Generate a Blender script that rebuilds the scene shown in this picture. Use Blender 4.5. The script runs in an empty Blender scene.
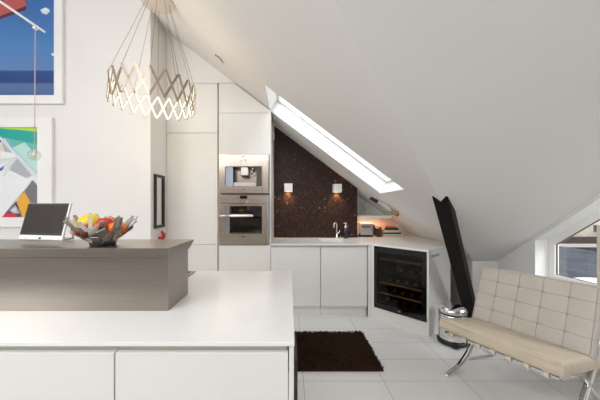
import bpy, bmesh, math, random
from mathutils import Vector, Matrix
random.seed(7)
C = bpy.context.scene.collection
PI = math.pi
def R(a): return math.radians(a)
F = 280.0; VX = 290.0; VY = 207.0; EYE = 1.3
def wx(px, Y): return (px - VX) * Y / F
def wz(py, Y): return EYE - (py - VY) * Y / F

# ------------------------------------------------------------------ materials
def nodes_of(name):
    m = bpy.data.materials.new(name); m.use_nodes = True
    nt = m.node_tree
    return m, nt, nt.nodes['Principled BSDF']
def mat(name, col, rough=.5, metal=0., var=.03, scale=6., bump=0., stretch=(1, 1, 1), spec=.5, coat=0., emit=None, estr=0., bscale=None):
    m, nt, b = nodes_of(name)
    b.inputs['Roughness'].default_value = rough
    b.inputs['Metallic'].default_value = metal
    b.inputs['Specular IOR Level'].default_value = spec
    b.inputs['Coat Weight'].default_value = coat
    tc = nt.nodes.new('ShaderNodeTexCoord'); mp = nt.nodes.new('ShaderNodeMapping')
    mp.inputs['Scale'].default_value = stretch
    nz = nt.nodes.new('ShaderNodeTexNoise'); nz.inputs['Scale'].default_value = scale; nz.inputs['Detail'].default_value = 4
    rp = nt.nodes.new('ShaderNodeValToRGB')
    rp.color_ramp.elements[0].position = .3; rp.color_ramp.elements[1].position = .7
    c0 = [max(0, c * (1 - var)) for c in col]; c1 = [min(1, c * (1 + var)) for c in col]
    rp.color_ramp.elements[0].color = (*c0, 1); rp.color_ramp.elements[1].color = (*c1, 1)
    L = nt.links.new
    L(tc.outputs['Object'], mp.inputs['Vector']); L(mp.outputs['Vector'], nz.inputs['Vector'])
    L(nz.outputs['Fac'], rp.inputs['Fac']); L(rp.outputs['Color'], b.inputs['Base Color'])
    if bump:
        bp = nt.nodes.new('ShaderNodeBump'); bp.inputs['Strength'].default_value = bump; bp.inputs['Distance'].default_value = .01
        src = nz
        if bscale:
            src = nt.nodes.new('ShaderNodeTexNoise'); src.inputs['Scale'].default_value = bscale; src.inputs['Detail'].default_value = 6
            L(mp.outputs['Vector'], src.inputs['Vector'])
        L(src.outputs['Fac'], bp.inputs['Height']); L(bp.outputs['Normal'], b.inputs['Normal'])
    if emit:
        b.inputs['Emission Color'].default_value = (*emit, 1); b.inputs['Emission Strength'].default_value = estr
    return m
def glass_mat(name, tint, refl=.06, rough=.0):
    m = bpy.data.materials.new(name); m.use_nodes = True
    nt = m.node_tree; nt.nodes.clear(); L = nt.links.new
    out = nt.nodes.new('ShaderNodeOutputMaterial'); mx = nt.nodes.new('ShaderNodeMixShader')
    tr = nt.nodes.new('ShaderNodeBsdfTransparent'); tr.inputs['Color'].default_value = (*tint, 1)
    gl = nt.nodes.new('ShaderNodeBsdfGlossy'); gl.inputs['Roughness'].default_value = rough
    lw = nt.nodes.new('ShaderNodeLayerWeight'); lw.inputs['Blend'].default_value = .5
    pw = nt.nodes.new('ShaderNodeMath'); pw.operation = 'POWER'; pw.inputs[1].default_value = 5
    mp = nt.nodes.new('ShaderNodeMath'); mp.operation = 'MULTIPLY_ADD'; mp.inputs[1].default_value = .6; mp.inputs[2].default_value = refl
    L(lw.outputs['Facing'], pw.inputs[0]); L(pw.outputs[0], mp.inputs[0]); L(mp.outputs[0], mx.inputs['Fac'])
    L(tr.outputs[0], mx.inputs[1]); L(gl.outputs[0], mx.inputs[2]); L(mx.outputs[0], out.inputs['Surface'])
    return m

M = {}
M['wall'] = mat('white wall paint', (.80, .79, .78), .75, var=.012, scale=2, bump=.03, bscale=60)
M['ceil'] = mat('white sloped ceiling paint', (.79, .775, .76), .8, var=.012, scale=1.5, bump=.03, bscale=60)
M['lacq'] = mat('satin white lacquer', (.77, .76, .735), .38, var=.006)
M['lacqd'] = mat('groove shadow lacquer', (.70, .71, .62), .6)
M['stone'] = mat('white composite stone', (.83, .835, .82), .22, var=.01, scale=40)
M['frame'] = mat('white frame paint', (.84, .84, .83), .4, var=.006)
M['chrome'] = mat('polished chrome', (.80, .80, .80), .09, 1., var=.02)
M['alu'] = mat('brushed aluminium', (.62, .60, .57), .3, 1., var=.05, scale=30, stretch=(.1, 1, 6))
M['black'] = mat('black plastic', (.012, .012, .013), .35)
M['blackgl'] = mat('black glass', (.006, .006, .007), .08, spec=.35)
M['dark'] = mat('dark interior', (.02, .02, .02), .6)
M['beam'] = mat('dark stained timber', (.008, .005, .004), .6, var=.35, scale=14, stretch=(6, 6, .7), bump=.15, spec=.2)
M['leather'] = mat('cream leather', (.53, .495, .44), .45, var=.05, scale=7, bump=.08, bscale=90)
M['leathers'] = mat('aged cream seat leather', (.60, .52, .40), .42, var=.10, scale=5, bump=.12, bscale=40, stretch=(1.5, 5, 1))
M['seam'] = mat('stitched seam leather', (.40, .36, .31), .6)
M['strap'] = mat('pale strap leather', (.66, .61, .52), .5)
M['wood'] = mat('pale beech', (.42, .27, .14), .5, var=.2, scale=10, stretch=(.5, 6, 6))
M['bottle'] = mat('dark bottle glass', (.02, .03, .02), .1, spec=.7)
M['foil'] = mat('bottle foil', (.30, .20, .10), .3, .7)
M['red'] = mat('red paint', (.55, .03, .02), .35)
M['shelf'] = mat('white shelf paint', (.80, .79, .76), .4)
M['warm'] = mat('warm lamp diffuser', (1, .9, .7), .5, emit=(1, .72, .36), estr=6)
M['ledw'] = mat('warm strip diffuser', (1, .95, .85), .5, emit=(1, .86, .62), estr=1.0)
M['bronze'] = mat('taupe chromed metal', (.44, .38, .32), .42, 1., var=.12, scale=12)
M['yellow'] = mat('yellow fruit skin', (.80, .58, .02), .35, var=.08)
M['apple'] = mat('red apple skin', (.50, .045, .02), .3, var=.35, scale=14)
M['apple2'] = mat('rosy apple skin', (.60, .13, .06), .3, var=.4, scale=12)
M['orange'] = mat('orange peel', (.78, .20, .02), .45, var=.06, bump=.15, bscale=160)
M['stem'] = mat('fruit stem', (.10, .06, .02), .7)
M['mirror'] = mat('mirror silvering', (.80, .78, .74), .03, 1., var=.01)
M['screen'] = mat('switched-off screen', (.032, .025, .022), .3, spec=.2)
M['glass'] = glass_mat('clear window glass', (.97, .98, .98), .05)
M['ball'] = glass_mat('clear blown glass', (.93, .93, .91), .12)
M['cglass'] = glass_mat('smoked cooler glass', (.62, .60, .57), .018)
M['oglass'] = glass_mat('smoked oven glass', (.30, .29, .27), .12)
M['cord'] = mat('pale pink cord', (.66, .47, .42), .6)
M['wire'] = mat('thin dark wire', (.14, .11, .09), .4, .6)
M['cream'] = mat('cream painted slats', (.78, .73, .63), .5)
M['grille'] = mat('grille shadow', (.30, .29, .27), .7)
M['slate'] = mat('speckled dark wall outside', (.055, .07, .105), .7, var=.6, scale=4)
M['ledge'] = mat('pale stone ledge', (.75, .70, .62), .7)
M['tileroof'] = mat('brown weathered roof', (.07, .055, .05), .8, var=.4, scale=8)
M['facade'] = mat('cream facade render', (.85, .78, .66), .8, var=.06)
M['pane'] = mat('dark facade pane', (.10, .09, .08), .15)
M['snow'] = mat('fresh snow', (.92, .93, .95), .8, bump=.1)
M['paleglass'] = mat('pale grey green stone', (.74, .76, .70), .3, var=.22, scale=16, stretch=(2.2, 1, 1), bump=.05)
M['soap'] = mat('dark blue soap bottle', (.015, .018, .04), .15)
M['pebble'] = mat('brown pebble', (.20, .11, .06), .6, var=.3, scale=30)

def steel_mat(name, col, rough):
    m, nt, b = nodes_of(name); L = nt.links.new
    b.inputs['Metallic'].default_value = 1.
    tc = nt.nodes.new('ShaderNodeTexCoord'); mp = nt.nodes.new('ShaderNodeMapping'); mp.inputs['Scale'].default_value = (.6, 40, 90)
    nz = nt.nodes.new('ShaderNodeTexNoise'); nz.inputs['Scale'].default_value = 3; nz.inputs['Detail'].default_value = 3
    L(tc.outputs['Object'], mp.inputs['Vector']); L(mp.outputs['Vector'], nz.inputs['Vector'])
    rp = nt.nodes.new('ShaderNodeValToRGB'); e = rp.color_ramp.elements
    e[0].position = .25; e[1].position = .75
    e[0].color = (*[c * .91 for c in col], 1); e[1].color = (*[c * 1.08 for c in col], 1)
    L(nz.outputs['Fac'], rp.inputs['Fac']); L(rp.outputs['Color'], b.inputs['Base Color'])
    mr = nt.nodes.new('ShaderNodeMapRange'); mr.inputs['To Min'].default_value = rough - .06; mr.inputs['To Max'].default_value = rough + .08
    L(nz.outputs['Fac'], mr.inputs['Value']); L(mr.outputs['Result'], b.inputs['Roughness'])
    bp = nt.nodes.new('ShaderNodeBump'); bp.inputs['Strength'].default_value = .04; bp.inputs['Distance'].default_value = .002
    L(nz.outputs['Fac'], bp.inputs['Height']); L(bp.outputs['Normal'], b.inputs['Normal'])
    return m
M['steel'] = steel_mat('brushed stainless steel', (.39, .35, .312), .30)
M['steel2'] = steel_mat('appliance stainless steel', (.58, .505, .445), .22)

def floor_mat():
    m, nt, b = nodes_of('white floor tiles'); L = nt.links.new
    tc = nt.nodes.new('ShaderNodeTexCoord'); mp = nt.nodes.new('ShaderNodeMapping')
    mp.inputs['Location'].default_value = (-.1 + 6, -2.99 + 6, 0)
    br = nt.nodes.new('ShaderNodeTexBrick'); br.offset = 0; br.squash = 1
    br.inputs['Scale'].default_value = 1; br.inputs['Brick Width'].default_value = .6; br.inputs['Row Height'].default_value = .3
    br.inputs['Mortar Size'].default_value = .003; br.inputs['Mortar Smooth'].default_value = .3
    br.inputs['Color1'].default_value = (.78, .78, .775, 1); br.inputs['Color2'].default_value = (.80, .80, .795, 1)
    br.inputs['Mortar'].default_value = (.46, .46, .46, 1)
    L(tc.outputs['Object'], mp.inputs['Vector']); L(mp.outputs['Vector'], br.inputs['Vector'])
    L(br.outputs['Color'], b.inputs['Base Color'])
    b.inputs['Roughness'].default_value = .28
    bp = nt.nodes.new('ShaderNodeBump'); bp.inputs['Strength'].default_value = .15; bp.inputs['Distance'].default_value = .003; bp.invert = True
    L(br.outputs['Fac'], bp.inputs['Height']); L(bp.outputs['Normal'], b.inputs['Normal'])
    return m
M['floor'] = floor_mat()

def mosaic_mat():
    m, nt, b = nodes_of('brown glass mosaic'); L = nt.links.new
    N = nt.nodes.new
    tc = N('ShaderNodeTexCoord')
    sc = N('ShaderNodeVectorMath'); sc.operation = 'SCALE'; sc.inputs['Scale'].default_value = 1 / .025
    L(tc.outputs['Object'], sc.inputs[0])
    sp = N('ShaderNodeSeparateXYZ'); L(sc.outputs[0], sp.inputs[0])
    cb = N('ShaderNodeCombineXYZ')
    edge = []
    for i, ax in enumerate('XZ'):
        fl = N('ShaderNodeMath'); fl.operation = 'FLOOR'; L(sp.outputs[ax], fl.inputs[0]); L(fl.outputs[0], cb.inputs[i])
        fr = N('ShaderNodeMath'); fr.operation = 'FRACT'; L(sp.outputs[ax], fr.inputs[0])
        s = N('ShaderNodeMath'); s.operation = 'SUBTRACT'; s.inputs[1].default_value = .5; L(fr.outputs[0], s.inputs[0])
        a = N('ShaderNodeMath'); a.operation = 'ABSOLUTE'; L(s.outputs[0], a.inputs[0]); edge.append(a)
    mxm = N('ShaderNodeMath'); mxm.operation = 'MAXIMUM'; L(edge[0].outputs[0], mxm.inputs[0]); L(edge[1].outputs[0], mxm.inputs[1])
    gt = N('ShaderNodeMath'); gt.operation = 'GREATER_THAN'; gt.inputs[1].default_value = .44; L(mxm.outputs[0], gt.inputs[0])
    wn = N('ShaderNodeTexWhiteNoise'); wn.noise_dimensions = '3D'; L(cb.outputs[0], wn.inputs['Vector'])
    rp = N('ShaderNodeValToRGB'); e = rp.color_ramp.elements
    e[0].position = 0; e[0].color = (.020, .0085, .006, 1); e[1].position = 1; e[1].color = (.22, .15, .11, 1)
    for p, c in ((.5, (.036, .015, .010, 1)), (.93, (.055, .025, .016, 1)), (.985, (.07, .04, .028, 1))):
        x = e.new(p); x.color = c
    L(wn.outputs['Value'], rp.inputs['Fac'])
    mx = N('ShaderNodeMix'); mx.data_type = 'RGBA'; L(gt.outputs[0], mx.inputs['Factor']); L(rp.outputs['Color'], mx.inputs['A'])
    mx.inputs['B'].default_value = (.016, .008, .006, 1); L(mx.outputs['Result'], b.inputs['Base Color'])
    nm = N('ShaderNodeVectorMath'); nm.operation = 'SUBTRACT'; nm.inputs[1].default_value = (.5, .5, .5); L(wn.outputs['Color'], nm.inputs[0])
    ns = N('ShaderNodeVectorMath'); ns.operation = 'SCALE'; ns.inputs['Scale'].default_value = .05; L(nm.outputs[0], ns.inputs[0])
    ge = N('ShaderNodeNewGeometry'); ad = N('ShaderNodeVectorMath'); ad.operation = 'ADD'
    L(ge.outputs['Normal'], ad.inputs[0]); L(ns.outputs[0], ad.inputs[1])
    nr = N('ShaderNodeVectorMath'); nr.operation = 'NORMALIZE'; L(ad.outputs[0], nr.inputs[0]); L(nr.outputs[0], b.inputs['Normal'])
    ro = N('ShaderNodeMapRange'); ro.inputs['To Min'].default_value = .3; b.inputs['Specular IOR Level'].default_value = .3; ro.inputs['To Max'].default_value = .8
    L(gt.outputs[0], ro.inputs['Value']); L(ro.outputs['Result'], b.inputs['Roughness'])
    return m
M['mosaic'] = mosaic_mat()

def sky_print_mat():
    m, nt, b = nodes_of('blue sky and sea print'); L = nt.links.new
    tc = nt.nodes.new('ShaderNodeTexCoord'); sp = nt.nodes.new('ShaderNodeSeparateXYZ'); L(tc.outputs['Object'], sp.inputs[0])
    mr = nt.nodes.new('ShaderNodeMapRange'); mr.inputs['From Min'].default_value = 0; mr.inputs['From Max'].default_value = 1.04
    L(sp.outputs['Z'], mr.inputs['Value'])
    rp = nt.nodes.new('ShaderNodeValToRGB'); e = rp.color_ramp.elements
    e[0].position = 0; e[0].color = (.06, .12, .30, 1); e[1].position = 1; e[1].color = (.03, .14, .42, 1)
    for p, c in ((.20, (.07, .14, .33, 1)), (.215, (.008, .045, .18, 1)), (.325, (.008, .06, .24, 1)), (.34, (.10, .21, .46, 1)), (.6, (.06, .21, .50, 1))):
        x = e.new(p); x.color = c
    L(mr.outputs['Result'], rp.inputs['Fac']); L(rp.outputs['Color'], b.inputs['Base Color'])
    b.inputs['Roughness'].default_value = .35
    return m
M['skyprint'] = sky_print_mat()
def flat(name, c): return mat(name, c, .4, var=.01)
for k, c in dict(p_red=(.50, .10, .09), p_maroon=(.09, .02, .04), p_white=(.80, .82, .85), p_cloud=(.62, .70, .80), p_teal=(.0, .36, .31), p_teal2=(.11, .47, .43), p_mint=(.46, .70, .64),
                 p_lime=(.42, .68, .05), p_grey=(.42, .44, .47), p_dgrey=(.16, .17, .19), p_orange=(.80, .40, .02), p_purple=(.12, .05, .16), p_pale=(.66, .70, .72), p_blue=(.05, .12, .40), p_hotred=(.60, .03, .05), p_peach=(.80, .62, .40)).items():
    M[k] = flat('print ' + k[2:], c)

# ------------------------------------------------------------------ mesh helpers
def box(bm, x0, x1, y0, y1, z0, z1, bev=0., seg=2):
    vs = [bm.verts.new((x, y, z)) for x in (x0, x1) for y in (y0, y1) for z in (z0, z1)]
    idx = [(0, 1, 3, 2), (4, 6, 7, 5), (0, 4, 5, 1), (2, 3, 7, 6), (0, 2, 6, 4), (1, 5, 7, 3)]
    fs = [bm.faces.new([vs[i] for i in f]) for f in idx]
    if bev:
        es = list({e for f in fs for e in f.edges})
        bmesh.ops.bevel(bm, geom=es, offset=bev, segments=seg, affect='EDGES', profile=.5, clamp_overlap=True)
    return vs
def prism(bm, pts, a, b, axis='Z', bev=0.):
    """extrude 2-D polygon pts between a and b along axis (Y: pts are x,z; X: pts are y,z)"""
    def p3(p, t):
        return (p[0], p[1], t) if axis == 'Z' else (p[0], t, p[1]) if axis == 'Y' else (t, p[0], p[1])
    va = [bm.verts.new(p3(p, a)) for p in pts]; vb = [bm.verts.new(p3(p, b)) for p in pts]
    n = len(pts)
    fs = [bm.faces.new(va), bm.faces.new(list(reversed(vb)))]
    for i in range(n): fs.append(bm.faces.new((va[i], vb[i], vb[(i + 1) % n], va[(i + 1) % n])))
    if bev:
        bmesh.ops.bevel(bm, geom=list({e for f in fs for e in f.edges}), offset=bev, segments=2, affect='EDGES', clamp_overlap=True)
def holed(bm, outer, holes, fn, fn2):
    """slab from outline + holes; fn / fn2 map 2-D to the two faces"""
    loops = [outer] + holes
    for f in (fn, fn2):
        edges = []
        for lp in loops:
            vs = [bm.verts.new(f(p)) for p in lp]
            edges += [bm.edges.new((vs[i], vs[(i + 1) % len(vs)])) for i in range(len(vs))]
        bmesh.ops.triangle_fill(bm, use_beauty=True, use_dissolve=False, edges=edges)
    for lp in loops:
        for i in range(len(lp)):
            p, q = lp[i], lp[(i + 1) % len(lp)]
            bm.faces.new([bm.verts.new(x) for x in (fn(p), fn(q), fn2(q), fn2(p))])
    bmesh.ops.remove_doubles(bm, verts=bm.verts, dist=1e-5)
def tube(bm, pts, r, n=10, cap=True):
    pts = [Vector(p) for p in pts]; rings = []
    up = None
    for i, p in enumerate(pts):
        d = (pts[min(i + 1, len(pts) - 1)] - pts[max(i - 1, 0)]).normalized()
        if up is None: up = Vector((0, 0, 1)) if abs(d.z) < .9 else Vector((1, 0, 0))
        s = d.cross(up).normalized(); up = s.cross(d).normalized()
        rr = r[i] if isinstance(r, (list, tuple)) else r
        rings.append([bm.verts.new(p + (s * math.cos(a) + up * math.sin(a)) * rr) for a in [2 * PI * k / n for k in range(n)]])
    for a, b in zip(rings, rings[1:]):
        for k in range(n):
            bm.faces.new((a[k], a[(k + 1) % n], b[(k + 1) % n], b[k])).smooth = True
    if cap:
        bm.faces.new(list(reversed(rings[0]))); bm.faces.new(rings[-1])
def lathe(bm, prof, n=32, cx=0, cy=0, smooth=True):
    rings = []
    for r, z in prof:
        rings.append([bm.verts.new((cx + max(r, .0004) * math.cos(2 * PI * k / n), cy + max(r, .0004) * math.sin(2 * PI * k / n), z)) for k in range(n)])
    for a, b in zip(rings, rings[1:]):
        for k in range(n):
            bm.faces.new((a[k], a[(k + 1) % n], b[(k + 1) % n], b[k])).smooth = smooth
    bm.faces.new(list(reversed(rings[0]))); bm.faces.new(rings[-1])
def bar(bm, p, q, w, t, side):
    """flat rectangular bar from p to q, width w along side-ish, thickness t"""
    p = Vector(p); q = Vector(q); d = (q - p).normalized(); n = d.cross(Vector(side)).normalized(); s = n.cross(d).normalized()
    a = []
    for o in (p, q):
        a += [bm.verts.new(o + s * sx * w / 2 + n * sn * t / 2) for sx, sn in ((-1, -1), (1, -1), (1, 1), (-1, 1))]
    bm.faces.new(a[0:4][::-1]); bm.faces.new(a[4:8])
    for k in range(4): bm.faces.new((a[k], a[(k + 1) % 4], a[4 + (k + 1) % 4], a[4 + k]))
def band(bm, path, w, t, x):
    """flat bar swept along a path of (y,z), width w across x"""
    pts = [Vector((0, p[0], p[1])) for p in path]; rings = []
    for i, p in enumerate(pts):
        d = (pts[min(i + 1, len(pts) - 1)] - pts[max(i - 1, 0)]).normalized(); n = Vector((0, -d.z, d.y))
        rings.append([bm.verts.new(p + Vector((x + sx * w / 2, 0, 0)) + n * sn * t / 2) for sx, sn in ((-1, -1), (1, -1), (1, 1), (-1, 1))])
    for a, b in zip(rings, rings[1:]):
        for k in range(4): bm.faces.new((a[k], a[(k + 1) % 4], b[(k + 1) % 4], b[k])).smooth = (k in (0, 2))
    bm.faces.new(rings[0][::-1]); bm.faces.new(rings[-1])
def smoothpath(p, n=8):
    out = []
    for i in range(len(p) - 1):
        p0 = p[max(i - 1, 0)]; p1 = p[i]; p2 = p[i + 1]; p3 = p[min(i + 2, len(p) - 1)]
        for k in range(n):
            t = k / n
            out.append(tuple(.5 * (2 * b + (c - a) * t + (2 * a - 5 * b + 4 * c - d) * t * t + (3 * b - a - 3 * c + d) * t ** 3) for a, b, c, d in zip(p0, p1, p2, p3)))
    out.append(tuple(p[-1])); return out
def sphere(bm, c, r, sc=(1, 1, 1), u=20, v=12):
    mtx = Matrix.Translation(c) @ Matrix.Diagonal((*[r * s for s in sc], 1))
    g = bmesh.ops.create_uvsphere(bm, u_segments=u, v_segments=v, radius=1, matrix=mtx)
    for x in g['verts']:
        for f in x.link_faces: f.smooth = True
def obj(name, bm, m, parent=None, fix=True):
    if fix: bmesh.ops.recalc_face_normals(bm, faces=bm.faces)
    me = bpy.data.meshes.new(name); bm.to_mesh(me); bm.free()
    for x in (m if isinstance(m, (list, tuple)) else [m]): me.materials.append(x)
    o = bpy.data.objects.new(name, me); C.objects.link(o)
    if parent: o.parent = parent
    return o
def part(name, m, parent, fn):
    bm = bmesh.new(); fn(bm); return obj(name, bm, m, parent)
def pbox(name, m, parent, *a, **k):
    return part(name, m, parent, lambda bm: box(bm, *a, **k))
def thing(name, label, cat, loc=(0, 0, 0), rz=0, group=None):
    o = bpy.data.objects.new(name, None); o.empty_display_size = .05; C.objects.link(o)
    o.location = loc; o.rotation_euler = (0, 0, rz); o['label'] = label; o['category'] = cat
    if group: o['group'] = group
    return o
def tag(o, label, cat, group=None):
    o['label'] = label; o['category'] = cat
    if group: o['group'] = group
    return o
def struct(name, m, fn):
    o = part(name, m, None, fn); o['kind'] = 'structure'; return o

# ------------------------------------------------------------------ the shell
def S1(x): return 2.2775 - .751 * x          # ceiling slope falling to the right
def S2(y): return 2.93 - .687 * y            # dormer slope falling away from the camera
H = 3.93
YK = 3.3; XK = (S2(YK) - 2.2775) / -.751      # knee-wall lines
ZK = S2(YK)
XW = 2.45
YV = (2.93 - H) / .687; XV = (2.2775 - H) / .751

struct('floor', M['floor'], lambda bm: box(bm, -4.6, XW, -3.2, 4.3, -.06, 0))
SK = (-.246, 1.085, 2.65, 3.36)
def ceil_fn(bm):
    th = .1
    n1 = Vector((.751, 0, 1)).normalized() * th
    f = lambda p: Vector((p[0], p[1], S1(p[0])))
    out = [(XV, YV), (XK, YK), (XK, 4.4), (XV, 4.4)]
    hole = [(SK[0], SK[2]), (SK[1], SK[2]), (SK[1], SK[3]), (SK[0], SK[3])]
    holed(bm, out, [hole], f, lambda p: f(p) + n1)
    f2 = lambda p: Vector((p[0], p[1], S2(p[1])))
    n2 = Vector((0, .687, 1)).normalized() * th
    holed(bm, [(XV, YV), (XW + .3, YV), (XW + .3, YK), (XK, YK)], [], f2, lambda p: f2(p) + n2)
    # flat part high above
    fl = [(-4.6, -3.2), (XW + .3, -3.2), (XW + .3, YV), (XV, YV), (XV, 4.4), (-4.6, 4.4)]
    holed(bm, fl, [], lambda p: Vector((*p, H)), lambda p: Vector((*p, H + th)))
struct('ceiling', M['ceil'], ceil_fn)
# skylight shaft and window
def shaft_fn(bm):
    d = Vector((.751, 0, 1)).normalized() * .15; s = Vector((.751, 0, 1)).normalized() * .001; k = .004
    q = [Vector((x, y, S1(x))) + s for x, y in ((SK[0] + k, SK[2] + k), (SK[1] - k, SK[2] + k), (SK[1] - k, SK[3] - k), (SK[0] + k, SK[3] - k))]
    w = .03
    o = [Vector((x, y, S1(x))) + s for x, y in ((SK[0] - w, SK[2] - w), (SK[1] + w, SK[2] - w), (SK[1] + w, SK[3] + w), (SK[0] - w, SK[3] + w))]
    for i in range(4):
        j = (i + 1) % 4
        bm.faces.new([bm.verts.new(v) for v in (q[i], q[j], q[j] + d, q[i] + d)])
        bm.faces.new([bm.verts.new(v) for v in (o[i] + d * .72, o[j] + d * .72, o[j] + d, o[i] + d)])
        bm.faces.new([bm.verts.new(v) for v in (q[i] + d, q[j] + d, o[j] + d, o[i] + d)])
    bmesh.ops.remove_doubles(bm, verts=bm.verts, dist=1e-5)
struct('trim_1', M['frame'], shaft_fn)
w1 = bpy.data.objects.new('window_1', None); C.objects.link(w1); w1['kind'] = 'structure'
def slope_bar(bm, x0, x1, y0, y1, h0, h1):
    n = Vector((.751, 0, 1)).normalized()
    b = [Vector((x, y, S1(x))) for x, y in ((x0, y0), (x1, y0), (x1, y1), (x0, y1))]
    lo = [bm.verts.new(p + n * h0) for p in b]; hi = [bm.verts.new(p + n * h1) for p in b]
    bm.faces.new(lo[::-1]); bm.faces.new(hi)
    for i in range(4): bm.faces.new((lo[i], lo[(i + 1) % 4], hi[(i + 1) % 4], hi[i]))
def sky_frame(bm):
    w = .03
    x0, x1, y0, y1 = SK
    slope_bar(bm, x0, x0 + w, y0, y1, .151, .19); slope_bar(bm, x1 - w, x1, y0, y1, .151, .19)
    slope_bar(bm, x0 + w, x1 - w, y0, y0 + w, .151, .19); slope_bar(bm, x0 + w, x1 - w, y1 - w, y1, .151, .19)
part('window_frame', M['frame'], w1, sky_frame)
part('glass_pane', M['glass'], w1, lambda bm: slope_bar(bm, SK[0] + .04, SK[1] - .04, SK[2] + .04, SK[3] - .04, .166, .172))

struct('wall_front', mat('warm grey plaster', (.40, .38, .36), .8, var=.05, scale=1), lambda bm: box(bm, -4.6, XW + .2, -3.35, -3.2, 0, H))
struct('unseen_door', mat('brown stained door', (.16, .08, .04), .5, var=.3, scale=8, stretch=(6, 6, .6)), lambda bm: (box(bm, -2.3, -1.5, -3.2, -3.16, 0, 2.1), box(bm, -1.6, -1.58, -3.16, -3.1, 1.0, 1.12)))  # unseen door, added so the appliance steel has something brown to reflect
struct('unseen_door_trim', M['frame'], lambda bm: (box(bm, -2.4, -2.3, -3.2, -3.15, 0, 2.2), box(bm, -1.5, -1.4, -3.2, -3.15, 0, 2.2), box(bm, -2.3, -1.5, -3.2, -3.15, 2.1, 2.2)))  # unseen white casing, added with the door for the same reflection
# walls
XL = -1.46; YL = 2.93
struct('wall_left', M['wall'], lambda bm: box(bm, -4.6, XL, YL, 3.98, 0, H + .05))
struct('wall_side', M['wall'], lambda bm: box(bm, -4.7, -4.6, -3.2, 3.98, 0, H))
def wall_back_fn(bm):
    holed(bm, [(XL, 3.95), (.945, 3.95), (.945, 4.3), (XK + .1, 4.3), (XK + .1, 4.4), (.845, 4.4), (.845, 4.05), (XL, 4.05)], [],
          lambda p: Vector((*p, 0)), lambda p: Vector((*p, max(.3, min(2.9, S1(p[0]) + .05)))))
struct('wall_back', M['wall'], wall_back_fn)
XB = (2.765 - 2.2775) / -.751
struct('wall_bulkhead', M['wall'], lambda bm: prism(bm, [(XL, 2.766), (XB, 2.766), (XL, S1(XL) + .02)], 3.312, 3.94, 'Y'))
struct('wall_knee', M['wall'], lambda bm: (prism(bm, [(XK, YK), (XW, YK), (XW, YK + .08), (XK + .08, YK + .08), (XK + .08, 4.3), (XK, 4.3)], 0, ZK + .02)))
# right wall with window opening: outline in (y,z)
WZ0 = .575; WY1 = 2.80; WY0 = 1.45; TOP = .036
wo = [(WY1, WZ0), (WY0, WZ0), (WY0, S2(WY0) - TOP), (WY1, S2(WY1) - TOP)]
def wall_right_fn(bm):
    out = [(YK, 0), (-3.2, 0), (-3.2, H), (YV, H), (YK, S2(YK) + .01)]
    holed(bm, out, [wo], lambda p: Vector((XW, p[0], p[1])), lambda p: Vector((XW + .2, p[0], p[1])))
struct('wall_right', M['wall'], wall_right_fn)
w2 = bpy.data.objects.new('window_2', None); C.objects.link(w2); w2['kind'] = 'structure'
def inset(k):
    dz = k * math.sqrt(1 + .687 ** 2)
    a, b = WY1 - k, WY0 + k
    return [(a, WZ0 + k), (b, WZ0 + k), (b, S2(b) - TOP - dz), (a, S2(a) - TOP - dz)]
part('window_frame', M['frame'], w2, lambda bm: holed(bm, inset(.0), [inset(.06)], lambda p: Vector((XW + .13, *p)), lambda p: Vector((XW + .18, *p))))
def gasket(bm): holed(bm, inset(.058), [inset(.066)], lambda p: Vector((XW + .135, *p)), lambda p: Vector((XW + .175, *p)))
part('window_seal', M['frame'], w2, gasket)
part('glass_pane', M['glass'], w2, lambda bm: prism(bm, inset(.055), XW + .152, XW + .158, 'X'))
part('window_seal', M['wire'], w2, lambda bm: holed(bm, inset(.064), [inset(.072)], lambda p: Vector((XW + .1495, *p)), lambda p: Vector((XW + .1605, *p))))
part('window_sill', M['frame'], w2, lambda bm: box(bm, XW - .03, XW + .13, WY0 - .03, WY1, WZ0 - .0, WZ0 + .018, .004))
part('window_reveal', M['frame'], w2, lambda bm: holed(bm, inset(-.0005), [inset(.006)], lambda p: Vector((XW - .004, *p)), lambda p: Vector((XW + .129, *p))))

# timber post in the valley
def beam_fn(bm):
    A = Vector((1.355, 2.425, 1.24)); B = Vector((2.10, 3.21, .0))
    d = (A - B).normalized(); sd = Vector((.72, -.694, 0)).normalized(); n = sd.cross(d).normalized()
    w = .058; t = .055
    ring = []
    for p in (B - d * 0, A + d * .25):
        r = []
        for a, b in ((-1, -1), (1, -1), (1, 1), (-1, 1)):
            q = p + sd * a * w + n * b * t
            if p is not None and ring == []:
                q = q - d * (q.z / d.z)
            r.append(bm.verts.new(q))
        ring.append(r)
    bm.faces.new(ring[0][::-1]); bm.faces.new(ring[1])
    for k in range(4): bm.faces.new((ring[0][k], ring[0][(k + 1) % 4], ring[1][(k + 1) % 4], ring[1][k]))
    bmesh.ops.bevel(bm, geom=list(bm.edges), offset=.006, segments=2, affect='EDGES')
tag(part('timber_post', M['beam'], None, beam_fn), 'dark stained leaning timber post rising into the sloped ceiling', 'post')

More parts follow.
